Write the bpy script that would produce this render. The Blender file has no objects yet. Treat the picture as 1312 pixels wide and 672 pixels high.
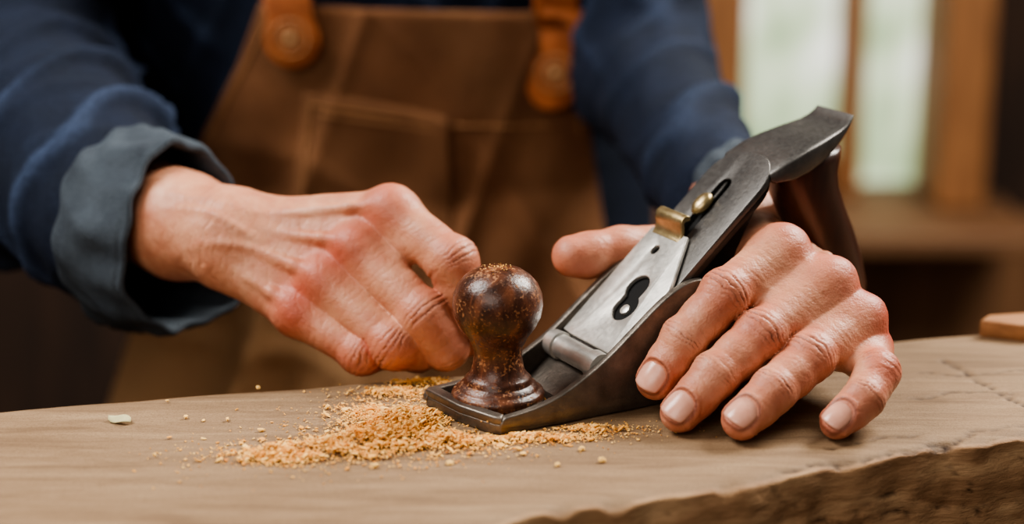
import bpy, bmesh, math, random
import numpy as np
from mathutils import Vector, Matrix, noise
random.seed(4); rng=np.random.RandomState(7)
Z0=0.95            # bench top height in metres; modelling is in centimetres from the bench top
def A(*v): return np.array(v,float)
def nrm(v): v=np.asarray(v,float); return v/np.linalg.norm(v)
col=bpy.context.scene.collection
try: bpy.context.scene.view_settings.look='AgX - Medium High Contrast'
except Exception as e: print(e)
# ------------------------------------------------------------------ materials
def lin(c):
    o=[]
    for v in c[:3]:
        v=v/255.0
        o.append(v/12.92 if v<=0.04045 else ((v+0.055)/1.055)**2.4)
    return (o[0],o[1],o[2],1)
class NT:
    def __init__(s,name):
        s.m=bpy.data.materials.new(name); s.m.use_nodes=True; s.t=s.m.node_tree; s.n=s.t.nodes
        s.b=s.n['Principled BSDF']; s.tc=s.n.new('ShaderNodeTexCoord')
    def link(s,a,b): s.t.links.new(a,b)
    def map(s,scale=(1,1,1),rot=(0,0,0)):
        m=s.n.new('ShaderNodeMapping'); m.inputs['Scale'].default_value=scale; m.inputs['Rotation'].default_value=rot
        s.link(s.tc.outputs['Object'],m.inputs['Vector']); return m.outputs[0]
    def noise(s,scale,detail=6,vec=None,rough=0.55,dist=0):
        n=s.n.new('ShaderNodeTexNoise'); n.inputs['Scale'].default_value=scale; n.inputs['Detail'].default_value=detail
        n.inputs['Roughness'].default_value=rough; n.inputs['Distortion'].default_value=dist
        s.link(vec if vec is not None else s.tc.outputs['Object'],n.inputs['Vector']); return n.outputs['Fac']
    def ramp(s,fac,stops):
        r=s.n.new('ShaderNodeValToRGB'); e=r.color_ramp.elements
        while len(e)<len(stops): e.new(0.5)
        for i,(p,c) in enumerate(stops):
            e[i].position=p; e[i].color=lin(c) if len(c)==3 else c
        s.link(fac,r.inputs['Fac']); return r.outputs['Color']
    def mix(s,fac,a,b,mode='MIX'):
        m=s.n.new('ShaderNodeMix'); m.data_type='RGBA'; m.blend_type=mode
        for sock,v in ((m.inputs[0],fac),(m.inputs[6],a),(m.inputs[7],b)):
            if isinstance(v,(int,float)): sock.default_value=v
            elif isinstance(v,tuple): sock.default_value=lin(v) if len(v)==3 else v
            else: s.link(v,sock)
        return m.outputs[2]
    def math(s,op,a,b=0.0):
        m=s.n.new('ShaderNodeMath'); m.operation=op
        for i,v in enumerate((a,b)):
            if isinstance(v,(int,float)): m.inputs[i].default_value=v
            else: s.link(v,m.inputs[i])
        return m.outputs[0]
    def bump(s,h,strength=0.3,dist=0.001,prev=None):
        b=s.n.new('ShaderNodeBump'); b.inputs['Strength'].default_value=strength; b.inputs['Distance'].default_value=dist
        s.link(h,b.inputs['Height'])
        if prev is not None: s.link(prev,b.inputs['Normal'])
        return b.outputs['Normal']
    def attr(s,name):
        a=s.n.new('ShaderNodeAttribute'); a.attribute_name=name; return a.outputs['Fac']
    def out(s,colr=None,rough=0.6,metal=0.0,normal=None,spec=None):
        if colr is not None:
            if isinstance(colr,tuple): s.b.inputs['Base Color'].default_value=lin(colr)
            else: s.link(colr,s.b.inputs['Base Color'])
        if isinstance(rough,(int,float)): s.b.inputs['Roughness'].default_value=rough
        else: s.link(rough,s.b.inputs['Roughness'])
        if isinstance(metal,(int,float)): s.b.inputs['Metallic'].default_value=metal
        else: s.link(metal,s.b.inputs['Metallic'])
        if normal is not None: s.link(normal,s.b.inputs['Normal'])
        if spec is not None: s.b.inputs['Specular IOR Level'].default_value=spec
        return s.m
def simple(name,c1,c2,scale,rough=0.6,metal=0,bump=0.2,bd=0.0005,stretch=(1,1,1),detail=7,rot=(0,0,0),spec=None,r1=.3,r2=.7):
    n=NT(name); v=n.map(stretch,rot); f=n.noise(scale,detail,v); c=n.ramp(f,[(r1,c1),(r2,c2)])
    nb=n.bump(f,bump,bd) if bump else None
    return n.out(c,rough,metal,nb,spec)

def m_skin():
    n=NT('skin'); f=n.noise(80,6); c=n.ramp(f,[(.3,(190,130,100)),(.5,(206,148,116)),(.7,(220,166,134))])
    f2=n.noise(230,5); c=n.mix(n.math('MULTIPLY',n.math('POWER',f2,1.5),.6),c,(172,88,64))
    c=n.mix(n.math('MULTIPLY',n.attr('red'),.9),c,(178,60,42))
    c=n.mix(n.math('MULTIPLY',n.attr('crease'),.9),c,(88,36,24))
    v=n.n.new('ShaderNodeTexVoronoi'); v.inputs['Scale'].default_value=1100; n.link(n.tc.outputs['Object'],v.inputs['Vector'])
    nb=n.bump(v.outputs['Distance'],.4,.0002); nb=n.bump(n.noise(500,6,None,.6,.8),.4,.0006,nb)
    m=n.out(c,n.math('ADD',n.math('MULTIPLY',f2,.25),.34),0,nb,.45)
    n.b.inputs['Subsurface Weight'].default_value=.06
    n.b.inputs['Subsurface Radius'].default_value=(1,.3,.15); n.b.inputs['Subsurface Scale'].default_value=.003
    return m
def m_fabric(name,c1,c2,wear_and_light=None,scale=60,wv=1400,bstr=.4,rough=.9,useattr=False):
    n=NT(name); f=n.noise(scale,6); c=n.ramp(f,[(.3,c1),(.7,c2)])
    w=n.n.new('ShaderNodeTexWave'); w.inputs['Scale'].default_value=wv; w.inputs['Distortion'].default_value=1.5
    w.bands_direction='DIAGONAL'; n.link(n.tc.outputs['Object'],w.inputs['Vector'])
    if wear_and_light:
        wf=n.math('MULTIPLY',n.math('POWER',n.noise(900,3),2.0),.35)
        if useattr: wf=n.math('ADD',wf,n.math('MULTIPLY',n.attr('wear_and_light'),n.math('MULTIPLY',n.noise(300,4),1.3)))
        c=n.mix(wf,c,wear_and_light)
    nb=n.bump(w.outputs['Fac'],bstr,.0003); nb=n.bump(n.noise(250,5),.4,.0012,nb)
    m=n.out(c,rough,0,nb,.2)
    return m
def m_bench():
    n=NT('bench_wood'); v=n.map((1,9,9),(0,0,math.radians(-16)))
    f=n.noise(16,9,v,.6,.6); c=n.ramp(f,[(.28,(104,82,60)),(.45,(142,116,88)),(.62,(164,137,106)),(.8,(180,154,122))])
    g=n.noise(1600,3); c=n.mix(n.math('MULTIPLY',n.math('POWER',g,3),1.8),c,(92,68,46))
    f3=n.noise(9,5); c=n.mix(n.math('MULTIPLY',f3,.55),c,(118,92,67))
    blot=n.noise(35,5); c=n.mix(n.ramp(blot,[(.55,(0,0,0)),(.75,(110,110,110))]),c,(112,84,58))
    fine=n.noise(160,6,n.map((1,10,10),(0,0,math.radians(-16)))); c=n.mix(n.ramp(fine,[(.56,(0,0,0)),(.70,(140,140,140))]),c,(98,74,50))
    side=n.attr('side')
    vs=n.map((.8,1.5,3.5)); fs=n.noise(26,7,vs,.55,.6)
    cs=n.ramp(fs,[(.3,(128,92,62)),(.45,(168,128,92)),(.6,(196,156,116)),(.8,(208,172,134))])
    c=n.mix(side,c,cs)
    cr=n.attr('crack'); c=n.mix(cr,c,(48,30,19))
    nb=n.bump(g,.35,.0006); nb=n.bump(f,.35,.0014,nb); nb=n.bump(fine,.35,.0007,nb); nb=n.bump(n.math('MULTIPLY',side,n.noise(220,8,vs)),.4,.002,nb)
    return n.out(c,.7,0,nb,.3)
def m_knob():
    n=NT('knob_wood'); v=n.map((1,1,.35)); f=n.noise(140,8,v,.6,1.0)
    c=n.ramp(f,[(.3,(36,18,12)),(.5,(76,44,30)),(.7,(120,72,48))])
    d=n.noise(900,4); d2=n.noise(130,4)
    msk=n.ramp(n.math('MULTIPLY',d,n.math('ADD',d2,.42)),[(.53,(0,0,0)),(.62,(255,255,255))])
    c=n.mix(n.math('MULTIPLY',msk,.6),c,(176,120,76))
    r=n.math('ADD',n.math('MULTIPLY',msk,.5),n.math('ADD',n.math('MULTIPLY',d2,.2),.2))
    return n.out(c,r,0,n.bump(n.math('ADD',f,n.math('MULTIPLY',d,.6)),.4,.0006),.5)
def m_metal(name,c1,c2,rough=.35,scale=120,bump=.1,metal=.9,bs=800,stretch=(1,1,1)):
    n=NT(name); v=n.map(stretch); f=n.noise(scale,7,v); c=n.ramp(f,[(.3,c1),(.7,c2)])
    g=n.noise(bs,5,v); sc=n.noise(300,4,n.map((1,14,5),(0,0,.5)))
    c=n.mix(n.ramp(sc,[(.60,(0,0,0)),(.72,(120,120,120))]),c,tuple(min(255,int(x*1.3)) for x in c2))
    return n.out(c,n.math('ADD',n.math('MULTIPLY',g,.3),rough-.14),metal,n.bump(g,bump,.0004))
def m_dust():
    n=NT('sawdust_mat'); g=n.n.new('ShaderNodeNewGeometry')
    c=n.ramp(g.outputs['Random Per Island'],[(0,(224,152,72)),(.35,(244,184,98)),(.7,(250,208,134)),(1,(204,128,56))])
    return n.out(c,.85,0,None,.15)
def m_emit():
    n=NT('window_daylight'); v=n.map((1,1,.6)); f=n.noise(7,2,v)
    c=n.ramp(f,[(.38,(112,142,88)),(.50,(198,212,176)),(.60,(250,248,238))])
    n.link(c,n.b.inputs['Emission Color']); n.b.inputs['Emission Strength'].default_value=1.6
    return n.out((60,66,60),.2)
SKIN=m_skin()
NAIL=simple('nail',(204,144,122),(226,172,150),150,.25,0,.1,spec=.5)
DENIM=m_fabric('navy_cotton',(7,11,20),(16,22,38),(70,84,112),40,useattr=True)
CUFF=m_fabric('grey_blue_lining',(44,50,58),(68,76,84),(112,120,126),60,useattr=False)
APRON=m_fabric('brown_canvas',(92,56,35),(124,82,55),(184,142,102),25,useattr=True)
STITCH=simple('stitch_thread',(150,106,68),(180,132,88),300,.8)
LEATHER=simple('tan_leather',(138,72,34),(186,106,54),90,.6,0,.4)
TROUS=m_fabric('dark_cloth',(40,36,34),(58,52,48),None,30)
BENCH=m_bench(); KNOB=m_knob()
TOTE=simple('rosewood',(42,24,17),(92,58,41),60,.3,0,.15,stretch=(1,1,.25),spec=.6)
IRON=m_metal('cast_iron',(92,86,79),(134,124,114),.42,90,.4,.85)
STEEL=m_metal('cap_steel',(178,176,170),(216,212,204),.38,100,.14,.75,500)
BLADE=m_metal('blade_steel',(84,82,80),(116,113,109),.42,60,.2,.85,600)
DARKST=m_metal('dark_steel',(50,48,46),(74,71,68),.42,60,.12,.8,500)
BRASS=m_metal('brass',(158,138,98),(196,174,130),.36,150,.2,.9)
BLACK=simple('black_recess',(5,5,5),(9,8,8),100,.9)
DUST=m_dust()
PALE=simple('pale_shaving',(176,168,124),(206,196,154),200,.8,0,.2)
WALLM=simple('dark_plank_wall',(34,21,14),(66,43,27),10,.8,0,.3,.002,stretch=(6,1,.6))
FLOORM=simple('floor_boards',(48,32,20),(78,54,34),8,.8,0,.3,.002,stretch=(.5,6,1))
FRAMEM=simple('window_frame_wood',(122,80,48),(166,114,70),20,.6,0,.2,.001,stretch=(5,5,.6))
SILLM=simple('sill_wood',(98,68,45),(134,95,64),14,.6,0,.2,.001,stretch=(.6,5,5))
PANELM=simple('panel_wood',(110,76,50),(148,106,72),14,.7,0,.2,.001,stretch=(5,5,.6))
OFFC=simple('offcut_wood',(130,86,50),(172,120,76),60,.7,0,.2,.0006,stretch=(.4,4,4))
DAY=m_emit()
# ------------------------------------------------------------------ object helpers
ORIG={}
def empty(name,org,label,cat,parent=None):
    o=bpy.data.objects.new(name,None); o.empty_display_size=.02
    p=np.array(org,float)/100; p[2]+=Z0; o.location=p; ORIG[o.name]=p
    o['label']=label; o['category']=cat; col.objects.link(o); return o
def mesh_obj(name,V,F,mat,parent=None,origin=None,smooth=True,sharp=None,label=None,cat=None,attrs=None,fixn=False):
    V=np.asarray(V,float)/100.0; V=V.copy(); V[:,2]+=Z0
    if parent is not None: o0=ORIG[parent.name]
    elif origin is not None: o0=np.array(origin,float)/100; o0[2]+=Z0
    else: o0=np.array([(V[:,0].min()+V[:,0].max())/2,(V[:,1].min()+V[:,1].max())/2,V[:,2].min()])
    me=bpy.data.meshes.new(name); me.from_pydata((V-o0).tolist(),[],[list(map(int,f)) for f in F]); me.update()
    if fixn:
        bm=bmesh.new(); bm.from_mesh(me); bmesh.ops.recalc_face_normals(bm,faces=bm.faces); bm.to_mesh(me); bm.free()
    if smooth:
        me.polygons.foreach_set('use_smooth',[True]*len(me.polygons))
        if sharp: me.set_sharp_from_angle(angle=math.radians(sharp))
    if attrs:
        for k,a in attrs.items():
            at=me.attributes.new(k,'FLOAT','POINT'); at.data.foreach_set('value',np.asarray(a,dtype=np.float32))
    me.materials.append(mat)
    o=bpy.data.objects.new(name,me); col.objects.link(o)
    ORIG[o.name]=o0
    if parent is not None: o.parent=parent
    else: o.location=o0
    if label: o['label']=label
    if cat: o['category']=cat
    return o
def box(x0,x1,y0,y1,z0,z1):
    V=[(x,y,z) for x in (x0,x1) for y in (y0,y1) for z in (z0,z1)]
    F=[(0,1,3,2),(4,6,7,5),(0,4,5,1),(2,3,7,6),(0,2,6,4),(1,5,7,3)]
    return np.array(V,float),F
def join(parts):
    V=[];F=[];n=0
    for v,f in parts:
        V.append(np.asarray(v,float)); F+= [tuple(i+n for i in q) for q in f]; n+=len(v)
    return np.vstack(V),F
def bevel(o,w,seg=3,ang=30):
    b=o.modifiers.new('bevel','BEVEL'); b.width=w/100; b.segments=seg; b.limit_method='ANGLE'; b.angle_limit=math.radians(ang)
    b.harden_normals=False
def plate(outs,th,bev,org,U,V,N):
    """filled 2-D outline (with holes) extruded: returns verts, faces in cm"""
    cu=bpy.data.curves.new('tmp','CURVE'); cu.dimensions='2D'; cu.fill_mode='BOTH'
    for o in outs:
        s=cu.splines.new('POLY'); s.points.add(len(o)-1)
        for i,(a,b) in enumerate(o): s.points[i].co=(a,b,0,1)
        s.use_cyclic_u=True
    cu.extrude=max(th/2-bev,.001); cu.bevel_depth=bev; cu.bevel_resolution=2; cu.offset=-bev
    ob=bpy.data.objects.new('tmp',cu); col.objects.link(ob)
    dg=bpy.context.evaluated_depsgraph_get(); me=bpy.data.meshes.new_from_object(ob.evaluated_get(dg))
    bm=bmesh.new(); bm.from_mesh(me); bmesh.ops.remove_doubles(bm,verts=bm.verts,dist=.001)
    bmesh.ops.recalc_face_normals(bm,faces=bm.faces); bm.verts.ensure_lookup_table()
    P=np.array([v.co[:] for v in bm.verts]); F=[[v.index for v in f.verts] for f in bm.faces]
    bm.free(); bpy.data.objects.remove(ob); bpy.data.curves.remove(cu); bpy.data.meshes.remove(me)
    W=np.asarray(org)+P[:,:1]*np.asarray(U)+P[:,1:2]*np.asarray(V)+P[:,2:3]*np.asarray(N)
    return W,F
def loft(secs,n=28,p=2.0,cap=True):
    V=[];F=[]
    for c,a,b in secs:
        for i in range(n):
            t=2*math.pi*i/n; ct,st=math.cos(t),math.sin(t)
            V.append(np.asarray(c)+np.asarray(a)*(abs(ct)**(2/p)*(1 if ct>=0 else -1))+np.asarray(b)*(abs(st)**(2/p)*(1 if st>=0 else -1)))
    m=len(secs)
    for k in range(m-1):
        for i in range(n):
            j=(i+1)%n; F.append((k*n+i,k*n+j,(k+1)*n+j,(k+1)*n+i))
    if cap:
        F.append(tuple(range(n-1,-1,-1))); F.append(tuple((m-1)*n+i for i in range(n)))
    return np.array(V),F
def circ(a,b,r,n=24,t0=0,t1=2*math.pi):
    return [(a+r*math.cos(t0+(t1-t0)*i/n),b+r*math.sin(t0+(t1-t0)*i/n)) for i in range(n)]
# ------------------------------------------------------------------ SDF tools
def cone(P,a,b,r1,r2):
    a=np.asarray(a,float);b=np.asarray(b,float);ab=b-a
    t=np.clip(((P-a)@ab)/max(ab@ab,1e-9),0,1)
    return np.linalg.norm(P-a-t[:,None]*ab,axis=1)-(r1+(r2-r1)*t)
def ball(P,c,r): return np.linalg.norm(P-np.asarray(c),axis=1)-r
def smin(a,b,k):
    h=np.maximum(k-np.abs(a-b),0)/k; return np.minimum(a,b)-h*h*k/4
def surfnet(f,lo,hi,h,m=4,marg=.35,proj=2):
    lo=np.array(lo,float);hi=np.array(hi,float)
    nb=np.ceil((hi-lo)/h/m).astype(int)
    g=np.stack(np.meshgrid(*[np.arange(k) for k in nb],indexing='ij'),-1).reshape(-1,3)
    c=f(lo+(g*m+(m-1)/2)*h)
    act=np.abs(c)<m*h*.87*1.15+marg
    vals=np.repeat(np.repeat(np.repeat(c.reshape(nb),m,0),m,1),m,2).astype(np.float32)
    off=np.stack(np.meshgrid(*[np.arange(m)]*3,indexing='ij'),-1).reshape(-1,3)
    ga=g[act]
    for s in range(0,len(ga),4000):
        q=(ga[s:s+4000,None,:]*m+off[None]).reshape(-1,3)
        vals[q[:,0],q[:,1],q[:,2]]=f(lo+q*h)
    S=(vals<0)
    cnt=sum(S[a:S.shape[0]-1+a,b:S.shape[1]-1+b,d:S.shape[2]-1+d].astype(np.int8) for a in (0,1) for b in (0,1) for d in (0,1))
    active=(cnt>0)&(cnt<8); ai=np.argwhere(active)
    idx=-np.ones(active.shape,int); idx[active]=np.arange(len(ai))
    acc=np.zeros((len(ai),3)); n=np.zeros(len(ai))
    C=[(a,b,d) for a in (0,1) for b in (0,1) for d in (0,1)]
    for p in C:
        for q in C:
            if sum(q)-sum(p)==1 and all(q[i]>=p[i] for i in range(3)):
                pa=ai+np.array(p); qa=ai+np.array(q)
                va=vals[pa[:,0],pa[:,1],pa[:,2]]; vb=vals[qa[:,0],qa[:,1],qa[:,2]]
                x=(va<0)!=(vb<0); t=va[x]/(va[x]-vb[x])
                acc[x]+=np.array(p)+t[:,None]*(np.array(q)-np.array(p)); n[x]+=1
    V=lo+(ai+acc/n[:,None])*h
    F=[]
    for ax in range(3):
        u,w=(ax+1)%3,(ax+2)%3
        s0=[slice(None)]*3; s1=[slice(None)]*3; s0[ax]=slice(0,-1); s1[ax]=slice(1,None)
        a=S[tuple(s0)]; b=S[tuple(s1)]
        e=np.argwhere(a!=b); e=e[(e[:,u]>0)&(e[:,w]>0)]
        e=e[(e[:,u]<active.shape[u])&(e[:,w]<active.shape[w])]
        def cell(du,dw):
            q=e.copy(); q[:,u]+=du; q[:,w]+=dw; return idx[q[:,0],q[:,1],q[:,2]]
        Q=np.stack([cell(-1,-1),cell(0,-1),cell(0,0),cell(-1,0)],1)
        ins=a[e[:,0],e[:,1],e[:,2]]; Q[~ins]=Q[~ins][:,::-1]
        Q=Q[(Q>=0).all(1)]; F.append(Q)
    F=np.vstack(F)
    def grad(V):
        eps=h*.5; return np.stack([f(V+np.eye(3)[i]*eps)-f(V-np.eye(3)[i]*eps) for i in range(3)],1)/(2*eps)
    for _ in range(proj):
        G=grad(V); gl=np.maximum((G**2).sum(1),.2); d=f(V)
        V=V-np.clip(d/gl,-h*.5,h*.5)[:,None]*G
    G=grad(V); G/=np.maximum(np.linalg.norm(G,axis=1),1e-6)[:,None]
    return V,F,G
def sstep(a,b,x): t=np.clip((x-a)/(b-a),0,1); return t*t*(3-2*t)
def wn(P,s,seed=0.0):
    """cheap smooth pseudo-noise in -1..1"""
    x,y,z=P[:,0]*s+seed,P[:,1]*s+seed*1.7,P[:,2]*s-seed*.9
    return (np.sin(x+1.7*np.sin(.8*y+1.1*z))*np.cos(1.1*y-.6*z+1.3*np.sin(.9*x))+np.sin(1.7*z+1.3*np.sin(1.2*x-.7*y)+seed))*.5
# ------------------------------------------------------------------ hands
class Hand:
    def __init__(s,wrist,wr,arm,carp_i,carp_p,fingers,thumb,out,nailD,thumbD,vein=.06,web=.34):
        s.wrist=A(*wrist); s.wr=wr; s.arm=arm; s.f=[]; s.out=nrm(out); s.vein=vein; s.web=web
        ci,cp=A(*carp_i),A(*carp_p)
        mid=nrm(np.mean([f[0][0] for f in fingers],axis=0)-s.wrist); ac=A(*fingers[0][0][0])-A(*fingers[3][0][0])
        n=nrm(np.cross(mid,ac)); s.n=n if n@s.out>0 else -n
        s.mid=mid; s.ac=nrm(ac-mid*(ac@mid))
        for i,(pts,rad) in enumerate(fingers):
            c=ci+(cp-ci)*(i/3.0); s.f.append((np.array(pts,float),list(rad),c))
        s.thumb=(np.array(thumb[0],float),list(thumb[1]))
        s.nailD=nrm(nailD); s.thumbD=nrm(thumbD)
    def palm(s,P):
        d=ball(P,s.wrist,s.wr)
        for (a,ra),(b,rb) in zip(s.arm[:-1],s.arm[1:]): d=smin(d,cone(P,a,b,ra,rb),.5)
        for pts,rad,c in s.f:
            d=smin(d,cone(P,c,pts[0]-s.n*.15,.98,rad[0]*.95),.9)
        k=s.web
        for (p1,r1,c1),(p2,r2,c2) in zip(s.f[:-1],s.f[1:]):
            a=(p1[0]+p2[0])/2-s.n*.2; b=(p1[0]*(1-k)+p1[1]*k+p2[0]*(1-k)+p2[1]*k)/2-s.n*.25
            d=smin(d,cone(P,a,b,r1[0]*.82,r1[0]*.62),.6)
        d=smin(d,cone(P,s.thumb[0][0],s.thumb[0][1],1.35,s.thumb[1][1]),1.2)
        d=smin(d,cone(P,s.thumb[0][1],s.f[0][0][0]-s.n*.6,.55,.6),1.0)
        for pts,rad,c in s.f:
            q=c*.25+pts[0]*.75
            d=smin(d,cone(P,c+s.n*.85,q+s.n*(rad[0]*.93),.10,.16),.30)
            d=smin(d,cone(P,q+s.n*(rad[0]*.93),pts[0]+s.n*(rad[0]*.86),.16,.22),.3)
            d=smin(d,ball(P,pts[0]+s.n*.25,rad[0]*.90),.35)
        return d
    def fing(s,P,i):
        pts,rad,c=s.f[i]
        d=cone(P,pts[0],pts[1],rad[0]*.95,rad[1]*.92)
        d=smin(d,cone(P,pts[1],pts[2],rad[1]*.92,rad[2]*.94),.3)
        d=smin(d,cone(P,pts[2],pts[3],rad[2]*.97,rad[3]),.3)
        for j,k in ((1,2),(2,3)):
            m=(pts[j]+pts[k])/2; d=smin(d,ball(P,m-s.nailD*.12,rad[k]*1.0),.35)
        d=smin(d,ball(P,pts[1],rad[1]*1.03),.2)
        d=smin(d,ball(P,pts[2],rad[2]*1.01),.18)
        return d
    def thm(s,P):
        p,r=s.thumb
        d=cone(P,p[1],p[2],r[1],r[2]*.95); d=smin(d,cone(P,p[2],p[3],r[2]*.95,r[3]),.3)
        d=smin(d,ball(P,(p[2]+p[3]*2)/3-s.thumbD*.1,r[3]*1.08),.3)
        return d
    def sdf(s,P):
        pm=s.palm(P); d=pm
        for i in range(4): d=np.minimum(d,smin(s.fing(P,i),pm,.6))
        return np.minimum(d,smin(s.thm(P),pm,.8))
    def nailframe(s,a,b,r,D):
        ax=nrm(b-a); D=nrm(D-ax*(D@ax)); S=np.cross(ax,D); return b,ax,D,S,r
    def nails(s):
        return [s.nailframe(pts[2],pts[3],rad[3],s.nailD) for pts,rad,c in s.f]
    def build(s,h=.06):
        allp=np.vstack([f[0] for f in s.f]+[s.thumb[0],[s.wrist],[a[0] for a in s.arm[:3]]])
        lo=allp.min(0)-3.2; hi=allp.max(0)+3.2
        V,F,G=surfnet(s.sdf,lo,hi,h)
        red=np.zeros(len(V)); crease=np.zeros(len(V)); disp=np.zeros(len(V))
        nz=wn(V,4.2,.3); nz2=wn(V,9.0,2.1)
        for i,(pts,rad,c) in enumerate(s.f):
            on=np.clip(1.4-s.fing(V,i)/.12,0,1)
            for j in (1,2):
                J=pts[j]; ax=nrm(pts[j+1]-pts[j-1])
                D=(nrm(J-pts[j-1])-nrm(pts[j+1]-J)); D=nrm(D+s.nailD*.35); D=nrm(D-ax*(D@ax)); S=np.cross(ax,D)
                q=V-J; t=q@ax; rr=q-t[:,None]*ax; rl=np.maximum(np.linalg.norm(rr,axis=1),1e-5)
                dd=(rr@D)/rl; ss=(rr@S)
                near=(np.linalg.norm(q,axis=1)<2.0)
                w=on*near*sstep(.0,.65,dd)
                curve=t*(1+.55*(ss/rad[j])**2)
                wl=.27 if j==1 else .21; amp=.085 if j==1 else .055
                ph=curve*2*np.pi/wl+nz*1.5+nz2*.8+i*1.3
                env=np.exp(-(t/(.44 if j==1 else .25))**2)
                lines=np.clip(np.cos(ph),0,1)**4*np.clip(.7+.6*wn(V,3.1,i*2+j),.2,1.1)
                disp-=w*env*lines*amp; disp+=w*env*.02
                crease+=w*env*lines*1.0
                red+=w*np.exp(-(np.linalg.norm(q,axis=1)/1.0)**2*.8)*(.75 if j==1 else .28)
                pal=on*near*sstep(.0,.7,-dd)*np.exp(-(t/.09)**2); disp-=pal*.05; crease+=pal*.4
            red+=np.exp(-(np.linalg.norm(V-(pts[0]+s.n*.6),axis=1)/.95)**2)*.95
            tipd=np.linalg.norm(V-pts[3],axis=1); red+=on*np.exp(-(tipd/1.0)**2)*.5
            b,ax,D,S,r=s.nailframe(pts[2],pts[3],rad[3],s.nailD)
            q=V-b; t=q@ax; dd=q@D; ss=q@S
            u=np.abs(ss)/(r*.80); v=np.abs(t+.02)/.62
            rad_=(u**2.6+v**2.6)**(1/2.6); msk=on*(dd>0)
            disp+=msk*(-.05*sstep(1.0,.85,rad_)+.045*np.exp(-((rad_-1.14)/.12)**2)*(t<.3))
            crease+=msk*np.exp(-((rad_-1.0)/.06)**2)*.8
            disp-=on*.012*np.clip(np.cos(V@(nrm(pts[2]-pts[0])*19)+nz*3),0,1)**4
        q=V-s.wrist; al=q@s.mid; ac=q@s.ac; dors=sstep(.15,.7,G@s.n)
        Lm=np.mean([np.linalg.norm(f[0][0]-s.wrist) for f in s.f])
        reg=dors*sstep(-3.5,-1.0,al)*(1-sstep(Lm*.6,Lm*.9,al))
        for k,(c0,sl,am) in enumerate(((-1.0,.12,.22),(.1,-.08,.2),(1.0,.1,.18))):
            cc=c0+sl*al+am*np.sin(.9*al+k*1.9)
            disp+=reg*s.vein*np.exp(-((ac-cc)/.20)**2)*np.clip(.6+.5*np.sin(.8*al+k*2.2),.1,1)
        wr=sstep(.1,.6,G@s.n)*np.exp(-((al+.2)/1.2)**2); disp-=wr*.03*np.clip(np.cos(al*11+nz*1.5),0,1)**3
        ln=np.clip(np.cos(V@(s.mid*13+s.ac*4)+nz*2.5),0,1)**5; disp-=dors*sstep(-4,-2.5,al)*(1-sstep(Lm*.9,Lm*1.2,al))*ln*.014
        p,r=s.thumb
        red+=np.exp(-(np.linalg.norm(V-p[3],axis=1)/1.3)**2)*.5+np.exp(-(np.linalg.norm(V-p[2],axis=1)/1.2)**2)*.2
        disp+=.016*wn(V,2.3,1.0)+.005*wn(V,7,4.0)
        red+=.12*np.clip(wn(V,1.2,3.0),0,1)
        V=V+G*disp[:,None]
        return V,F,np.clip(red,0,1),np.clip(crease,0,1)
def nail_mesh(fr):
    b,ax,D,S,r=fr; n=13; V=[];F=[]
    for layer in (0,1):
        for i in range(n):
            for j in range(n):
                u=-1+2*i/(n-1); v=-1+2*j/(n-1)
                uu=u*math.sqrt(1-.28*v*v); vv=v*math.sqrt(1-.42*u*u)
                ang=uu*math.radians(50); R=r*1.0+.0-(.05 if layer else 0)
                t=-.02+vv*.56
                drop=.10*max(0,t+.1)**2*2.4+ (.05*max(0,-v-.6))
                V.append(b+ax*t+(D*math.cos(ang)+S*math.sin(ang))*R-D*drop)
    N=n*n
    for i in range(n-1):
        for j in range(n-1):
            a=i*n+j; F.append((a,a+n,a+n+1,a+1)); F.append((N+a,N+a+1,N+a+n+1,N+a+n))
    ring=[(i*n) for i in range(n)]+[(n-1)*n+j for j in range(1,n)]+[i*n+n-1 for i in range(n-2,-1,-1)]+[j for j in range(n-2,0,-1)]
    for k in range(len(ring)):
        a=ring[k]; c=ring[(k+1)%len(ring)]; F.append((a,N+a,N+c,c))
    return np.array(V),F

fr_R=[([(10.25,.9,5.45),(8.0,-1.1,4.4),(6.4,-2.0,2.9),(5.35,-2.5,1.45)],(1.0,.95,.85,.73)),
      ([(12.0,0.0,4.4),(9.25,-2.1,3.1),(7.5,-3.3,1.95),(6.15,-4.1,.76)],(1.0,.97,.87,.74)),
      ([(13.1,-.6,3.15),(11.0,-2.7,2.4),(9.55,-4.0,1.6),(8.3,-4.9,.76)],(.98,.93,.84,.73)),
      ([(13.4,-.9,2.0),(13.5,-3.0,1.95),(12.85,-4.1,1.35),(11.8,-4.8,.66)],(.88,.81,.74,.64))]
HR=Hand((10.0,6.6,4.7),1.9,[(A(10.0,6.6,4.7),1.9),(A(9.8,9.5,4.7),2.1),(A(9.3,16,4.7),2.4)],
        (9.3,6.0,5.2),(11.3,5.9,3.6),fr_R,([(8.9,6.0,4.3),(7.2,5.4,4.4),(4.35,4.0,4.75),(2.4,3.05,4.7)],(1.2,1.0,.9,.84)),(.5,-.5,.8),(-.15,-.62,.75),(0,.3,1),.05,.52)
fr_L=[([(-4.85,5.0,5.95),(-2.35,2.9,4.5),(-1.75,3.0,2.3),(-1.9,4.2,.9)],(1.06,1.03,.92,.76)),
      ([(-6.2,4.3,4.6),(-3.5,2.2,2.5),(-2.65,2.4,1.15),(-2.9,3.6,.8)],(1.06,1.03,.92,.76)),
      ([(-7.5,3.8,3.4),(-4.7,1.9,1.4),(-3.8,2.7,.9),(-4.0,4.0,.78)],(1.02,.97,.86,.74)),
      ([(-8.6,3.6,2.2),(-5.95,2.2,.95),(-5.2,3.1,.78),(-5.3,4.3,.72)],(.94,.87,.76,.66))]
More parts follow.
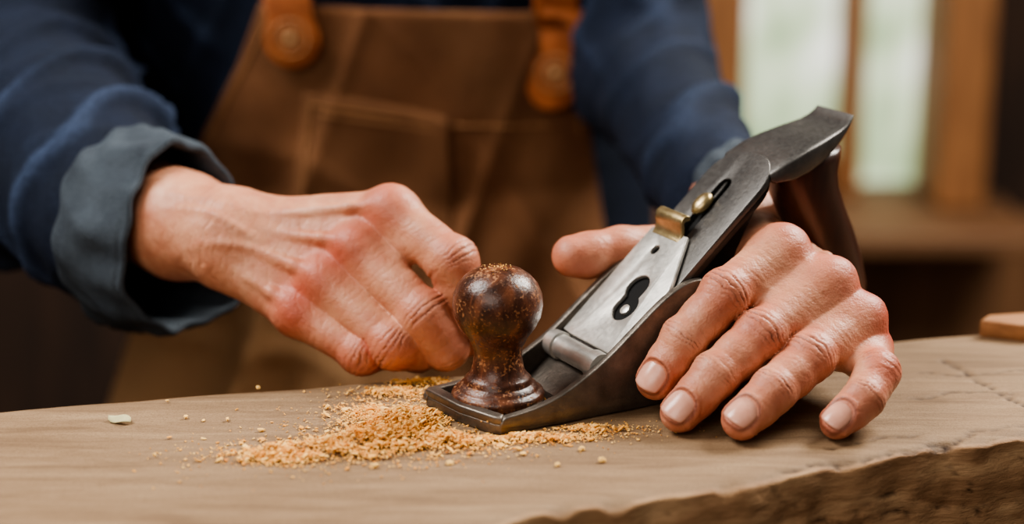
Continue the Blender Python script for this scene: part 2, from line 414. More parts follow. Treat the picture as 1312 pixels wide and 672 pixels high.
HL=Hand((-11.6,6.2,4.6),2.0,[(A(-11.6,6.2,4.6),2.0),(A(-14.0,8.4,4.55),2.25),(A(-18,13.5,4.6),2.5)],
        (-10.5,6.3,5.2),(-11.6,5.3,3.8),fr_L,([(-9.8,6.6,4.1),(-7.3,6.5,2.6),(-4.6,5.9,1.6),(-2.9,5.3,1.2)],(1.2,1.0,.88,.76)),(0,-.6,.8),(.2,.6,-.3),(0,0,1),.075)
person=empty('person',(-6.5,44,-95),'person in navy work shirt and brown canvas apron leaning over bench','person')
parts=[];reds=[];crs=[]
for H in (HR,HL):
    V,F,r,c=H.build(); parts.append((V,F)); reds.append(r); crs.append(c)
def tors(P,grow=0.0):
    z=P[:,2]
    hw=np.interp(z,[-34,-20,-8,2,12,26,33,38],[18,17,15.5,16,16.5,18,13,5])+grow
    hd=np.interp(z,[-34,-20,-8,8,26,33,38],[11.5,11.5,10.5,11,10.5,8,4])+grow
    q=np.sqrt(((P[:,0]+7)/hw)**2+((P[:,1]-(44-.08*z))/hd)**2)
    d=(q-1)*np.minimum(hw,hd)*.9
    return np.maximum(d,np.maximum(z-37-grow,-34-z))
def body_c(P):
    d=tors(P,-1.6)
    d=smin(d,cone(P,(-6.5,42,36),(-6.5,40,44),5.5,5.2),3)
    d=smin(d,cone(P,(-24,42,29),(-29,31,7),4.6,4.2),2); d=smin(d,cone(P,(-29,31,7),(-19,14.5,4.8),4.0,2.2),1)
    d=smin(d,cone(P,(6,43,29),(7.0,33.5,6),2.2,1.8),1); d=smin(d,cone(P,(7.0,33.5,6),(9.1,17,4.7),1.8,1.5),1)
    for s in (-1,1): 
        d=smin(d,cone(P,(-7+s*9,45,-30),(-7+s*10,42,-60),7,4.8),2); d=smin(d,cone(P,(-7+s*10,42,-60),(-7+s*10,47,-89),4.6,3.4),1)
    return d
V,F,G=surfnet(body_c,(-42,20,-95),(30,60,48),1.0,marg=2)
parts.append((V,F.tolist())); reds.append(np.zeros(len(V))); crs.append(np.zeros(len(V)))
V,F=join([(v,np.asarray(f).tolist()) for v,f in parts])
mesh_obj('body',V,F,SKIN,person,attrs={'red':np.concatenate(reds),'crease':np.concatenate(crs)},label='bare hands and forearms, fingers curled')
for H in (HR,):
    for fr in H.nails():
        V,F=nail_mesh(fr); mesh_obj('fingernail',V,F,NAIL,person,fixn=True)
# shirt
def shirt(P):
    d=tors(P,0)
    la=smin(cone(P,(-24,42,29),(-29.5,31,8),7.5,7.2),cone(P,(-29.5,31,8),(-17.4,12.2,3.8),7.2,3.8),2.5)
    ra=smin(cone(P,(6.0,43,29),(7.0,33,6.5),4.0,3.6),cone(P,(7.0,33,6.5),(9.2,12.5,4.6),3.6,2.6),2)
    return smin(np.minimum(la,ra),d,1.2)
V,F,G=surfnet(shirt,(-46,6,-38),(26,60,42),.4,marg=1.2)
def fold(P):
    w1=wn(P,.14,1.0); w2=wn(P,.22,5.0); w3=wn(P,.36,2.0)
    x,y,z=P.T
    def rd(v,k): return np.exp(-(np.sin(v)/k)**2)
    r1=rd((.42*x+.58*z-.22*y+1.6*w1),.34)
    r2=rd((.30*y-.62*x+.36*z+1.7*w2+1.0),.34)
    r3=rd((.8*z+.5*y-.4*x+1.8*w3),.4)
    return .85*r1*np.clip(.6+w2,.1,1.3)+.75*r2*np.clip(.6+w1,.1,1.3)+.25*r3+.30*w1
arm=np.clip((36-V[:,1])/10,.3,1)*np.clip(.30+(V[:,1]-12)/14,.30,1)*np.where(V[:,0]>0,.5,1)
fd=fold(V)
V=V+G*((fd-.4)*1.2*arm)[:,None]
sh=mesh_obj('shirt',V,F,DENIM,person,label='navy blue cotton work shirt',attrs={'wear_and_light':sstep(.35,1.4,fd)*.75*np.where(V[:,0]>0,.4,1)})
def cuff(cb,cf,rb,rf,seed,sag=.3,name='cuff',squash=.92):
    cb,cf=A(*cb),A(*cf); ax=nrm(cf-cb); up=nrm(A(0,0,1)-ax*ax[2]); sd=np.cross(ax,up); L=np.linalg.norm(cf-cb)
    prof=[(-.03,rb*.92),(-.03,rb*1.0),(.0,rb*1.06),(.08,rb*1.07),(.12,rb*1.045),(.16,rb*1.06)]
    for k in range(9): 
        t=.22+.66*k/8; prof.append((t,(rb*(1-t)+rf*t)*1.055))
    prof+=[(.93,rf*1.05),(.95,rf*1.03),(.98,rf*1.045),(1.01,rf*1.02),(1.02,rf*.98),(1.0,rf*.95),(.6,rf*.92),(.1,rb*.89),(-.5,rb*.82)]
    n=140; V=[];F=[]
    for k,(t,r) in enumerate(prof):
        for i in range(n):
            a=2*math.pi*i/n
            w=1+.045*math.sin(3*a+seed+t*2)+.022*math.sin(7*a+seed*2-t*4)
            rid=(1-abs(math.sin(2.5*a+seed+2.2*t+.7*math.sin(3*a))))**3; w+=.06*rid*math.sin(math.pi*min(1,max(0,t)))+.022*math.sin(13*a+t*8+2*math.sin(5*t))
            V.append(cb+ax*(t*L+.22*math.sin(2*a+seed)+.10*math.sin(5*a))+ (sd*math.cos(a)*squash+up*math.sin(a))*r*w - A(0,0,1)*(sag*(.5-.5*math.sin(a))))
    m=len(prof)
    for k in range(m-1):
        for i in range(n): j=(i+1)%n; F.append((k*n+i,k*n+j,(k+1)*n+j,(k+1)*n+i))
    return mesh_obj(name,V,F,CUFF,sh,fixn=True,label='turned-back grey-blue cuff')
cuff((-16.8,11.2,3.95),(-13.8,8.4,4.3),3.85,3.6,1.0,.8)
cuff((9.4,13.0,4.4),(9.9,10.0,4.5),2.6,2.45,2.2)
# trousers, shoes
def trous(P):
    d=10+0*P[:,0]
    for s in (-1,1):
        d=np.minimum(d,smin(cone(P,(-7+s*8.5,44,-30),(-7+s*10,42,-60),9.5,7.5),cone(P,(-7+s*10,42,-60),(-7+s*10,47,-86),7.2,5.8),2))
    return d
V,F,G=surfnet(trous,(-36,28,-93),(22,62,-18),1.0,marg=1)
mesh_obj('trousers',V,F,TROUS,person,label='dark work trousers')
for s in (-1,1):
    cx=-7+s*10
    V,F=loft([(A(cx,52,-91),A(2.5,0,0),A(0,0,2.5)),(A(cx,50,-90.5),A(4,0,0),A(0,0,4.4)),(A(cx,44,-90.8),A(4.4,0,0),A(0,0,4.2)),(A(cx,36,-92),A(4.8,0,0),A(0,0,3)),(A(cx,29,-92.7),A(4.3,0,0),A(0,0,2.3)),(A(cx,26,-93),A(2,0,0),A(0,0,1.5))],24,2.6)
    V[:,2]=np.maximum(V[:,2],-95)
    mesh_obj('shoe',V,F,TROUS,person,fixn=True,label='dark leather work shoe')
# apron
def afront(x,z):
    hw=np.interp(z,[-40,-20,-8,2,12],[28,25,21,19.5,20]); hd=np.interp(z,[-40,-20,-8,0,8,26],[24,21,15.5,12.2,12.2,11.6])
    q=np.clip(1-((x+7)/hw)**2,.06,1)
    return (44-.08*z)-hd*np.sqrt(q)
def afold(x,z):
    k=np.clip((7-z)/10,.35,1.8)
    return .42*np.sin(.5*x+.2*z+1.1*np.sin(.25*z))*k+.22*np.sin(1.1*x-.5*z)*k+.9*(1-abs(np.sin(.33*x-.12*z+.6)))**4*k+.5*(1-abs(np.sin(.25*x+.3*z+1.2*np.sin(.2*x))))**5*k
def sheet(left,right,zt,zb,nx,nz_,off=0,th=.25):
    V=[];F=[]
    for lay in (0,1):
        for i in range(nz_):
            z=zt(0)+(zb(0)-zt(0))*i/(nz_-1)
            for j in range(nx):
                x=left(z)+(right(z)-left(z))*j/(nx-1)
                V.append((x,float(afront(x,z)-afold(x,z))-off+(th if lay else 0),z))
    N=nx*nz_
    for i in range(nz_-1):
        for j in range(nx-1):
            a=i*nx+j; F.append((a,a+1,a+nx+1,a+nx)); F.append((N+a,N+a+nx,N+a+nx+1,N+a+1))
    ring=[j for j in range(nx)]+[i*nx+nx-1 for i in range(1,nz_)]+[(nz_-1)*nx+j for j in range(nx-2,-1,-1)]+[i*nx for i in range(nz_-2,0,-1)]
    for k in range(len(ring)):
        a=ring[k];c=ring[(k+1)%len(ring)]; F.append((a,N+a,N+c,c))
    return np.array(V),F
aL=lambda z: float(np.interp(z,[-48,-13,-8,3,7,10.5],[-26,-23.0,-21.3,-16.8,-14.6,-13.2]))
aR=lambda z: float(np.interp(z,[-48,-13,-5,3,9],[13,9,5.5,4.3,3.8]))
V,F=sheet(aL,aR,lambda x:10.4,lambda x:-48,90,130)
V[:,2]-=np.clip((V[:,2]-4)/6,0,1)*(V[:,0]+13)*.035
wear_and_light=sstep(-3,-8,V[:,2])*sstep(-2,-12,V[:,0])*1.6+.12*np.clip(np.sin(.7*V[:,0]+.4*V[:,2]),0,1)  # low left skirt: light falling on the cloth, painted in as paler colour
apron=mesh_obj('apron',V,F,APRON,person,fixn=True,label='brown canvas bib apron with stitched pocket',attrs={'wear_and_light':wear_and_light})
pk=lambda a,b: (lambda z:float(np.interp(z,[-5,6],[a,b])))
V,F=sheet(pk(-12.2,-11.0),pk(-3.0,-3.4),lambda x:5.7,lambda x:-7,30,30,.32,.34)
V[:,2]-=np.where(V[:,2]>5,1,np.clip((V[:,2]+6)/11,0,1))*((V[:,0]+11)*.10+.018*(V[:,0]+11)**2*.6)
mesh_obj('pocket',V,F,APRON,apron,fixn=True,label='stitched brown chest pocket',attrs={'wear_and_light':np.full(len(V),.06)})
def tubeline(pts,r,n=6):
    secs=[]
    for i,p in enumerate(pts):
        t=nrm(np.array(pts[min(i+1,len(pts)-1)])-np.array(pts[max(i-1,0)])); a=nrm(np.cross(t,A(0,1,0.01))); b=np.cross(t,a)
        secs.append((p,a*r,b*r))
    return loft(secs,n)
def seam(p0,p1,off,name='stitching'):
    pts=[]
    for k in range(24):
        x=p0[0]+(p1[0]-p0[0])*k/23; z=p0[1]+(p1[1]-p0[1])*k/23
        pts.append(A(x,float(afront(x,z)-afold(x,z))-off,z))
    return tubeline(pts,.05)
ss=[seam((-10.6,5.1),(-3.9,4.0),.4),seam((-10.7,5.2),(-11.8,-5.5),.4),seam((-10.2,4.6),(-3.9,3.6),.4),seam((-3.2,3.9),(2.2,3.6),.05),
    seam((-12.8,9.6),(-16.4,3),.05),seam((3.2,9.0),(3.7,3),.05)]
V,F=join(ss); mesh_obj('stitching',V,F,STITCH,apron,fixn=True)
def tab(cx,cz,w,h,ang,off,th=.35):
    o=circ(0,-h*.35,w,20,math.pi,2*math.pi)+[(w,-h*.3),(w*.8,h*.1),(w*.8,h*.65),(-w*.8,h*.65),(-w*.8,h*.1),(-w,-h*.3)]
    ca,sa=math.cos(ang),math.sin(ang)
    U=A(ca,0,sa);Vv=A(-sa,-.05,ca); y=float(afront(cx,cz)-afold(cx,cz))-off
    return plate([o],th,.1,A(cx,y,cz),U,Vv,A(0,-1,0)),A(cx,y,cz)
for cx,cz,w,h,ang in ((-11.6,9.5,1.5,2.6,.1),(2.3,7.4,1.4,4.2,-.12)):
    (V,F),c=tab(cx,cz,w,h,ang,.5,.26)
    mesh_obj('leather_tab',V,F,LEATHER,apron,fixn=True,label='orange-tan leather strap tab')
    rr=[]
    for R,r in ((1.0,.06),(.5,.1)):
        pts=[c+A(R*math.cos(t),-.17,-.8+R*math.sin(t)) for t in np.linspace(0,2*math.pi,33)]
        rr.append(tubeline(pts,r))
    rr.append(loft([(c+A(0,-.1,-.8),A(.4,0,0),A(0,0,.4)),(c+A(0,-.2,-.8),A(.36,0,0),A(0,0,.36)),(c+A(0,-.24,-.8),A(.15,0,0),A(0,0,.15))],20))
    V,F=join(rr); mesh_obj('button',V,F,STITCH,apron,fixn=True,label='round ringed fitting on leather tab')
for x0,z0,x1 in ((-11.6,10.0,-13),(2.3,9.0,2.7)):
    secs=[]
    for k in range(12):
        t=k/11; z=z0+t*26; x=x0+(x1-x0)*t
        y=float((44-.08*z)-np.interp(z,[8,26,33,38],[12.3,11.4,9,6])*math.sqrt(max(.1,1-((x+7)/20)**2)))-.3
        secs.append((A(x,y,z),A(1.2,0,0),A(0,.16,0)))
    V,F=loft(secs,16,4); mesh_obj('strap',V,F,LEATHER,apron,fixn=True,label='tan leather shoulder strap')
# ------------------------------------------------------------------ hand plane
az=math.radians(29); Lx=A(math.cos(az),math.sin(az),0); Wx=A(math.sin(az),-math.cos(az),0); Zx=A(0,0,1)
def PL(L,W,z): return Lx*L+Wx*W+Zx*z
plane=empty('hand_plane',PL(5,1.55,0),'grey steel hand plane with dark wooden knob standing on bench','hand plane')
W0,W1=-.64,3.74
wall=[(-2.6,.02),(13.6,.02),(14.2,.3),(14.0,.9),(12.6,1.1),(10.5,1.2),(8.8,2.0),(7.9,3.4),(7.1,4.3),(6.3,4.75),(5.5,4.7),(4.5,4.2),(3.0,3.0),(2.0,2.2),(1.0,1.6),(0,1.1),(-1.0,.82),(-1.8,.72),(-2.5,.66)]
def smoothpoly(p,it=2):
    p=[np.array(q,float) for q in p]
    for _ in range(it):
        o=[]
        for i in range(len(p)):
            a=p[i];b=p[(i+1)%len(p)]; o+= [a*.75+b*.25,a*.25+b*.75]
        p=o
    return [tuple(q) for q in p]
nw=smoothpoly(wall); 
P1=plate([nw],.34,.07,PL(0,W1-.17,0),Lx,Zx,Wx)
fw=[(a-1.0 if a<-1.5 else a,b) for a,b in wall]; P2=plate([smoothpoly(fw)],.34,.07,PL(0,W0+.17,0),Lx,Zx,Wx)
sole=[(-3.5,W0+.25),(-3.35,W0+.02),(14.8,W0+.02),(15.1,.8),(15.0,2.2),(14.3,3.1),(13.6,W1-.02),(-2.5,W1-.02),(-2.7,W1-.2),(-3.25,1.8)]
P3=plate([sole],.42,.06,PL(0,0,.22),Lx,Wx,Zx)
lip=[(-3.5,W0+.2),(-3.3,W0+.02),(-2.95,W0+.3),(-2.75,1.8),(-2.25,W1-.3),(-2.5,W1-.04),(-2.7,W1-.2),(-3.25,1.8)]
P4=plate([lip],.34,.08,PL(0,0,.55),Lx,Wx,Zx)
ramp=[(.7,.4),(2.9,.4),(2.9,1.5),(1.7,1.2)]
P5=plate([ramp],3.7,.06,PL(0,1.55,0),Lx,Zx,Wx)
V,F=join([P1,P2,P3,P4,P5]); mesh_obj('plane_body',V,F,IRON,plane,sharp=40,fixn=False,label='grey cast iron sole with curved side walls')
frog=[(3.0,.4),(7.6,.4),(7.9,4.0),(8.6,5.8),(9.4,7.2),(9.0,7.3),(3.2,2.0)]
V,F=plate([frog],2.7,.1,PL(0,1.5,0),Lx,Zx,Wx); mesh_obj('frog',V,F,DARKST,plane,sharp=40,label='dark iron blade bed')
V,F=loft([(PL(2.0,-.3,1.75),Lx*.3,Zx*.3),(PL(2.0,-.25,1.75),Lx*.52,Zx*.52),(PL(2.0,.35,1.75),Lx*.56,Zx*.56),(PL(2.0,.4,1.75),Lx*.47,Zx*.47),(PL(2.0,2.7,1.75),Lx*.47,Zx*.47),(PL(2.0,2.75,1.75),Lx*.56,Zx*.56),(PL(2.0,3.35,1.75),Lx*.54,Zx*.54),(PL(2.0,3.4,1.75),Lx*.3,Zx*.3)],32)
mesh_obj('cross_bar',V,F,STEEL,plane,sharp=40,fixn=True,label='round steel cross bar')
sa=math.radians(42); Sx=Lx*math.cos(sa)+Zx*math.sin(sa); Nx=-Lx*math.sin(sa)+Zx*math.cos(sa)
def BP(s,w,e): return PL(3.1,0,2.3)+Sx*s+Wx*w+Nx*e
def rrect(s0,s1,w0,w1,r):
    o=[]
    for cx,cy,t in ((s1-r,w1-r,0),(s0+.05,w1-.05,1),(s0+.05,w0+.05,2),(s1-r,w0+r,3)):
        rr=r if t in (0,3) else .05
        o+=circ(cx,cy,rr,10,t*math.pi/2,t*math.pi/2+math.pi/2)+[(cx+rr*math.cos((t+1)*math.pi/2),cy+rr*math.sin((t+1)*math.pi/2))]
    return o
slot=circ(7.7,1.35,.34,12,-math.pi/2,math.pi/2)+circ(3.6,1.35,.34,12,math.pi/2,3*math.pi/2)
V,F=plate([rrect(-1.2,9.5,-.2,3.4,1.5),slot],.26,.04,BP(0,0,.05),Sx,Wx,Nx); mesh_obj('cutting_iron',V,F,BLADE,plane,sharp=35,fixn=True,label='grey steel blade with rounded top and slot')
V,F=plate([rrect(-1.0,9.1,-.05,3.3,1.4)],.26,.03,BP(0,0,-.24),Sx,Wx,Nx); mesh_obj('chip_breaker',V,F,DARKST,plane,sharp=35,fixn=True,label='dark steel backing iron')
cap=[(-.55,-.25),(-.6,.4),(-.6,3.1),(-.5,3.5),(2.7,3.5),(3.1,3.3),(4.7,2.3),(5.0,2.1),(5.0,.0),(4.8,-.2)]
k1=(1.35,2.0);k2=(2.3,1.75)
ang=math.atan2(k2[1]-k1[1],k2[0]-k1[0])
kh=circ(k1[0],k1[1],.62,22,ang+.75,ang+2*math.pi-.75)+circ(k2[0],k2[1],.56,16,ang-2.25,ang+2.25)
V,F=plate([cap,kh,circ(4.0,1.0,.2,14)],.2,.05,BP(0,0,.32),Sx,Wx,Nx); mesh_obj('lever_cap',V,F,STEEL,plane,sharp=35,fixn=True,label='bright steel lever cap with keyhole')
V,F=loft([(BP(1.3,1.95,.2),Sx*.22,Wx*.22),(BP(1.3,1.95,.33),Sx*.22,Wx*.22),(BP(1.3,1.95,.36),Sx*.15,Wx*.15)],20); mesh_obj('cap_screw',V,F,STEEL,plane,sharp=40,fixn=True)
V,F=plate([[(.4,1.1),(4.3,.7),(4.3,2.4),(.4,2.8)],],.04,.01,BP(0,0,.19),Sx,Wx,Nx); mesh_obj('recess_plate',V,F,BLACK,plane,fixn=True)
hk=[(4.6,.42),(4.75,.44),(5.0,.56),(5.15,.8),(5.35,.95),(5.6,.92),(5.7,.78),(5.65,.64),(5.52,.64),(5.45,.73),(5.32,.75),(5.25,.62),(5.1,.42),(4.9,.34),(4.6,.34)]
V,F=plate([smoothpoly(hk,1)],1.85,.05,BP(0,.95,0),Sx,Nx,Wx); mesh_obj('brass_lever',V,F,BRASS,plane,sharp=40,fixn=True,label='pale brass locking lever')
c=BP(6.55,1.35,0)
V,F=loft([(c+Nx*.1,Sx*.2,Wx*.16),(c+Nx*.22,Sx*.26,Wx*.2),(c+Nx*.27,Sx*.52,Wx*.36),(c+Nx*.42,Sx*.54,Wx*.38),(c+Nx*.55,Sx*.42,Wx*.29),(c+Nx*.62,Sx*.2,Wx*.14)],24); mesh_obj('adjusting_screw',V,F,BRASS,plane,fixn=True,label='oval brass adjusting screw')
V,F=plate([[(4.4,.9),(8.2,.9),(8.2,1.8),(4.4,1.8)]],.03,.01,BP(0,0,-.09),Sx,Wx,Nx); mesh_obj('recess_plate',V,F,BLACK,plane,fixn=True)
c=BP(7.35,1.35,0)
V,F=loft([(c+Nx*.0,Sx*.6,Wx*.12),(c+Nx*.14,Sx*.6,Wx*.12),(c+Nx*.18,Sx*.5,Wx*.06)],20); mesh_obj('lateral_lever',V,F,DARKST,plane,fixn=True)
# knob
kp=[(0,1.66),(.06,1.74),(.28,1.76),(.40,1.70),(.44,1.58),(.52,1.50),(.62,1.46),(.68,1.32),(.74,1.26),(.86,1.27),(.95,1.18),(1.1,1.04),(1.4,.95),(1.75,.90),(2.1,.94),(2.5,1.13),(2.9,1.42),(3.3,1.62),(3.75,1.70),(4.15,1.66),(4.5,1.52),(4.82,1.25),(5.05,.92),(5.18,.5),(5.22,.1)]
kc=PL(-1.3,1.25,.44)
V,F=loft([(kc+Zx*h,A(r,0,0),A(0,r,0)) for h,r in kp],64); mesh_obj('front_knob',V,F,KNOB,plane,fixn=True,label='dark varnished wooden knob dusted with sawdust')
# rear handle
secs=[]
path=[(12.15,8.62,1.65),(12.2,8.2,1.6),(12.3,7.5,1.42),(12.55,6.8,1.28),(12.95,5.9,1.22),(13.4,5.0,1.22),(13.8,4.0,1.25),(14.1,2.9,1.28),(14.0,1.6,1.35),(13.7,.42,1.4)]
for i,(l,z,t) in enumerate(path):
    a=path[max(i-1,0)];b=path[min(i+1,len(path)-1)]; d=nrm(A(b[0]-a[0],0,b[1]-a[1])) if i>0 else A(.12,0,-1); pr=Lx*(-d[2])+Zx*d[0]
    secs.append((PL(l,1.6,z),pr*t,Wx*1.3))
V,F=loft(secs,32,2.4); mesh_obj('rear_handle',V,F,TOTE,plane,fixn=True,label='dark rosewood rear handle')
hs=[(9.5,8.15,.10,1.5,1.6),(9.8,8.22,.32,1.75,1.6),(10.6,8.42,.5,1.8,1.6),(11.4,8.65,.54,1.74,1.58),(12.2,8.9,.48,1.62,1.52),(12.8,9.12,.38,1.48,1.45),(13.3,9.34,.26,1.36,1.38),(13.7,9.58,.16,1.28,1.32),(13.95,9.8,.08,1.22,1.28),(14.1,9.98,.05,1.18,1.26)]
V,F=loft([(PL(l,wc,z),Wx*w,Zx*h) for l,z,h,w,wc in hs],40,8); mesh_obj('handle_cap',V,F,BLADE,plane,fixn=True,sharp=40,label='grey steel horn on top of handle')
# ------------------------------------------------------------------ workbench
bench=empty('workbench',(0,-3,-95),'worn pale timber slab workbench with rough live edge','workbench')
def yb(x): return 3.45+.236*x+.08*math.sin(x*.35)+.06*math.sin(x*1.1+1)
def yf(x): 
    b=-12.0+.425*x if x<24 else -12.0+.425*24+.2*(x-24)
    return b+.20*math.sin(x*.5+1)+.12*math.sin(x*1.35)+.06*math.sin(x*2.9)
nxx=460; xs=np.linspace(-46,46,nxx)
sec=[]
NT_=120
for k in range(NT_): sec.append(('t',k/(NT_-1)))
NS=40
for k in range(1,NS): sec.append(('s',k/(NS-1)))
for k in range(1,4): sec.append(('b',k/4))
for k in range(0,8): sec.append(('k',k/8))
V=[];side=[];crk=[]
cracks=[[(14.5,-6.0),(17,-3.9),(20,-3.0),(24,-2.4)],[(17.6,4.2),(18.3,1.5),(19.4,-.6),(20,-1.7)],[(12.8,-6.3),(15.4,-5.0),(17.0,-4.2)],[(16.2,2.6),(18.0,2.2),(20.5,2.9)],[(15.5,-.4),(17.5,.4),(19.5,.2)],[(9.5,-7.6),(11.5,-6.7),(12.6,-6.5)],[(11.5,-5.6),(13.5,-4.6),(15.0,-4.3)]]
def crackd(x,y):
    m=9
    for c in cracks:
        for a,b in zip(c[:-1],c[1:]):
            ax,ay=a;bx,by=b; t=max(0,min(1,((x-ax)*(bx-ax)+(y-ay)*(by-ay))/((bx-ax)**2+(by-ay)**2)))
            dx=x-ax-t*(bx-ax)+.10*math.sin(x*3)+.05*math.sin(x*9);dy=y-ay-t*(by-ay)+.08*math.sin(x*4); m=min(m,math.hypot(dx,dy))
    return m
TH=6.5
for x in xs:
    b=yb(x); f=yf(x)
    chip=max(0,noise.noise((x*.9,4.4,1.0))-.08)*1.0
    for kd,t in sec:
        if kd=='t':
            y=b+(f-b)*t
            z=-.22*math.exp(-((y-f)/.3))-.35*math.exp(-((b-y)/.4))
            z-=chip*.5*math.exp(-((y-f)/.35))
            if y<2: z+=.05*noise.noise((x*.4,y*.8,0))-0.03
            s=max(0,1-(y-f)/.2)
            c=0
            if x>8 and y<6: 
                cd=crackd(x,y); c=math.exp(-(cd/.085)**2); z-=.12*c
        elif kd=='s':
            z=-.22-chip*.5-(TH-.84)*t
            n1=noise.noise((x*.2,z*.35,3.1)); n3=noise.noise((x*.3,z*.6,20))
            n4=noise.noise((x*1.4,z*1.8,8)); n5=noise.noise((x*3.5,z*4,3))
            y=f+.35*n1+.12*n4+.05*n5-.25*max(0,n3)+.15*t; y=f+(y-f)*min(1,t*7)
            c=max(0,1-abs(n3+.02+.1*n4)/.02)*.8*min(1,t*8); y+=.2*c
            s=1
        elif kd=='b': y=f+(b-f)*t; z=-TH+.3; s=1;c=0
        else: 
            y=b+.3*noise.noise((x*.4,t*3,7)); z=-TH+.3+(TH-.7)*t; s=1;c=0
        V.append((x,y,z)); side.append(s); crk.append(c)
n=len(sec);F=[]
for i in range(nxx-1):
    for k in range(n):
        j=(k+1)%n; F.append((i*n+k,i*n+j,(i+1)*n+j,(i+1)*n+k))
F.append(tuple(range(n))); F.append(tuple((nxx-1)*n+k for k in range(n-1,-1,-1)))
mesh_obj('bench_top',V,F,BENCH,bench,attrs={'side':side,'crack':crk},fixn=True,label='pale sanded slab with cracked rough edge')
for lx,ly in ((-38,-8),(-38,-24),(38,10),(38,1)):
    V,F=box(lx-3,lx+3,ly-1.8 if lx>0 else ly-3,ly+1.8 if lx>0 else ly+3,-95,-6.0); o=mesh_obj('leg',V,F,SILLM,bench,smooth=False,fixn=True); bevel(o,.4)
# ------------------------------------------------------------------ sawdust
ico=bmesh.new(); bmesh.ops.create_icosphere(ico,subdivisions=1,radius=1); IV=np.array([v.co[:] for v in ico.verts]); IF=np.array([[v.index for v in f.verts] for f in ico.faces]); ico.free()
cl=[(-6.3,-5.9,1.8,.8,2.1),(-4.4,-3.8,1.3,.9,3.2),(-3.7,-2.6,.9,.8,2.2),(-4.4,-5.1,1.6,.8,2.4),(-8.4,-6.5,1.3,.5,1.5),(-1.9,-5.2,1.3,.5,1.6),(1.0,-4.7,1.4,.32,1.0),(3.2,-3.8,1.2,.35,.6),(-4.6,.2,1.0,.5,.7),(-3.4,1.4,1.0,.4,.4),(-5.6,-2.0,1.0,1.0,.6)]
def mound(x,y):
    h=0
    for cx,cy,sx,sy,w in cl: h=h+.20*w*np.exp(-((x-cx)/sx)**2-((y-cy)/sy)**2)
    return h*(.8+.7*noise.noise((x*1.8,y*1.8,2.2))+.3*noise.noise((x*4.5,y*4.5,6)))
ws=np.array([c[4] for c in cl]); ws=ws/ws.sum()
def inplane(x,y):
    L=x*Lx[0]+y*Lx[1]; W=x*Wx[0]+y*Wx[1]
    return (L>-3.6+ (W-W0)*.2)&(L<16.4)&(W>W0-.12)&(W<W1+.12)
PV=[];PF=[];cnt=0
N=32000
ci=rng.choice(len(cl),N,p=ws)
for i in range(N):
    cx,cy,sx,sy,w=cl[ci[i]]
    core=rng.rand()<.86
    sp=.66 if core else 1.5
    x=cx+rng.randn()*sx*sp; y=cy+rng.randn()*sy*sp
    if noise.noise((x*1.3,y*1.9,.5))+.5*noise.noise((x*3.5,y*4.5,3))<-.18 and rng.rand()<.7: continue
    s=(.016+.034*rng.rand()**2+(.08*rng.rand() if rng.rand()<.04 else 0))
    if inplane(np.array(x),np.array(y)) or y>yb(x)-.6: continue
    z=max(0,mound(x,y))*rng.rand()**.3+s*.4
    fl=np.array([.5+1.6*rng.rand(),.5+1.2*rng.rand(),.3+.6*rng.rand()])
    v=IV*(s*fl)*(.75+.5*rng.rand(12,1)); a=rng.rand()*6.28; ca,sa_=math.cos(a),math.sin(a)
    v=v@np.array([[ca,sa_,0],[-sa_,ca,0],[0,0,1]]); tl=rng.randn()*.5; v[:,2]+=v[:,0]*tl
    v[:,2]+=z; v[:,2]=np.maximum(v[:,2],-.03); v[:,0]+=x; v[:,1]+=y; PV.append(v); PF.append(IF+12*cnt); cnt+=1
for i in range(300):
    L=-3.0+rng.rand()*3.4; W=W0+.35+rng.rand()*3.6
    p=PL(L,W,0); s=.02+.03*rng.rand()
    v=IV*s*(.6+.8*rng.rand(3)); v=v+A(p[0],p[1],.43+s*.4); PV.append(v); PF.append(IF+12*cnt); cnt+=1
for i in range(70):
    a=rng.rand()*6.28; r=abs(rng.randn())*.45; r=min(r,1.2); s=.012+.016*rng.rand()
    zz=np.interp(r,[.1,.5,.93,1.28],[5.22,5.18,5.05,4.82])
    v=IV*s+kc+A(r*math.cos(a),r*math.sin(a),zz+s*.3); PV.append(v); PF.append(IF+12*cnt); cnt+=1
o=mesh_obj('sawdust',np.vstack(PV),np.vstack(PF),DUST,smooth=False,label='golden sawdust heaped on bench beside plane',cat='sawdust'); o['kind']='stuff'
chips=[(-9.9,.7,.14),(-12.2,-2.6,.12),(-13.2,-.8,.08),(-9.2,-4.0,.16),(-10.6,-2.9,.11),(-6.3,-1.9,.2),(-7.0,-1.6,.14),(3.2,-7.0,.16),(-12.7,-6.5,.12),(2.5,-5.9,.13),(-11.5,-2.9,.09),(1.6,-7.4,.14),(-4.8,-7.6,.13),(-2.2,-7.2,.15),(.4,-6.3,.12)]
for x,y,s in chips:
    v=IV*(s*(.6+.7*rng.rand(3)))*(.75+.5*rng.rand(12,1)); v[:,2]*=.7; v[:,2]-=v[:,2].min(); v=v+A(x,y,-.02)
    o=mesh_obj('wood_chip',v,IF,DUST,smooth=False,label='small orange-tan crumb of wood on bench',cat='wood chip'); o['group']='loose wood crumbs on the bench'
secs=[]
for k in range(9):
    t=-1+2*k/8; w=.26*(max(.02,1-t*t))**.35; secs.append((A(-14.6+t*.45,-3.0-t*.15,.12+.05*math.sin(3*t)),A(0,w,.05),A(0,0,.05)))
V,F=loft(secs,14); mesh_obj('wood_shaving',V,F,PALE,fixn=True,label='pale greenish-tan wood flake lying on bench',cat='wood shaving')
o8=[(19.7,7.2),(21.2,6.5),(30,6.0),(30.5,8.2),(22.0,8.3),(20.2,7.9)]
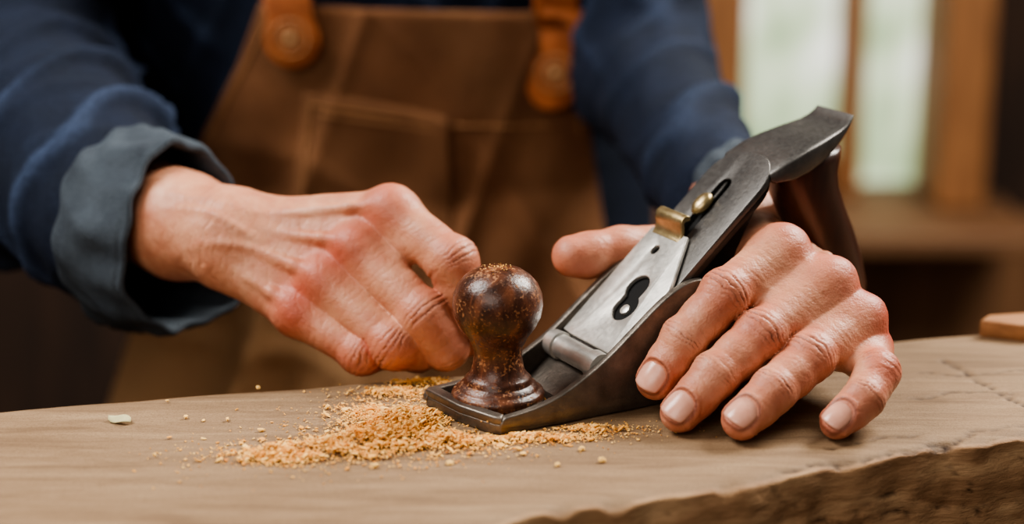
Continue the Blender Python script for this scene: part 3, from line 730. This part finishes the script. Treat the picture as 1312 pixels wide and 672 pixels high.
V,F=plate([o8],.75,.08,A(0,0,.36),A(1,0,0),A(0,1,0),A(0,0,1)); mesh_obj('wood_offcut',V,F,OFFC,sharp=40,fixn=True,label='small flat warm brown wooden offcut lying on bench',cat='wood offcut')
# ------------------------------------------------------------------ room
def struct(name,parts_,mat,bev=0):
    V,F=join(parts_); o=mesh_obj(name,V,F,mat,smooth=False,fixn=True); o['kind']='structure'
    if bev: bevel(o,bev)
    return o
YW=140
struct('floor',[box(-260,260,-200,YW+12,-97,-95)],FLOORM)
struct('wall_back',[box(-260,21,YW,YW+12,-95,150),box(48.5,260,YW,YW+12,-95,150),box(21,48.5,YW,YW+12,-95,-29),box(21,48.5,YW,YW+12,75,150)],WALLM)
struct('window_1',[box(24.5,36.2,YW+6,YW+6.5,-27.2,73)],DAY)
struct('window_2',[box(38.0,45.2,YW+6,YW+6.5,-27.2,73)],DAY)
struct('trim_1',[box(18.6,24.5,YW-7,YW+9,-27,76),box(45.2,50.3,YW-7,YW+9,-27,76),box(36.0,38.2,YW-1,YW+9,-27,76),box(24.5,45.2,YW-4,YW+9,73,76),box(24.5,36.4,YW+3,YW+9,-27,-24)],FRAMEM,.4)
struct('trim_2',[box(15,54,YW-17,YW+9,-29.2,-27.2)],SILLM,.4)
struct('trim_3',[box(12,75,YW-3,YW+1,-95,-29.2)],PANELM,.3)
struct('wall_left',[box(-262,-258,-200,YW+12,-95,150)],WALLM)
# ------------------------------------------------------------------ camera
th=math.radians(16)
cam=bpy.data.cameras.new('camera'); co=bpy.data.objects.new('camera',cam); col.objects.link(co)
cam.lens=70; cam.sensor_width=36; cam.clip_start=.02
co.location=(0,-.726,Z0+.2615); co.rotation_euler=(math.pi/2-th,0,0)
cam.dof.use_dof=True; cam.dof.focus_distance=.745; cam.dof.aperture_fstop=4.0; cam.dof.aperture_blades=0
bpy.context.scene.camera=co
# ------------------------------------------------------------------ light
def area(name,loc,tgt,size,power,colr,sy=None):
    l=bpy.data.lights.new(name,'AREA'); l.energy=power; l.color=colr; l.size=size
    if sy: l.shape='RECTANGLE'; l.size_y=sy
    o=bpy.data.objects.new(name,l); col.objects.link(o)
    p=Vector((loc[0]/100,loc[1]/100,loc[2]/100+Z0)); t=Vector((tgt[0]/100,tgt[1]/100,tgt[2]/100+Z0))
    o.location=p; o.rotation_euler=(t-p).to_track_quat('-Z','Y').to_euler(); return o
area('ceiling_lamp',(-75,5,100),(-8,8,0),.55,21,(1,.97,.93))
area('window_lamp',(80,55,85),(5,5,2),.5,33,(1,.95,.87))
area('front_fill',(-50,-115,80),(-5,20,0),.9,9,(1,.93,.85))  # unseen fill light, added in front to brighten the apron and bench edge
w=bpy.data.worlds.new('world'); bpy.context.scene.world=w; w.use_nodes=True
w.node_tree.nodes['Background'].inputs[0].default_value=(.62,.58,.54,1); w.node_tree.nodes['Background'].inputs[1].default_value=.16
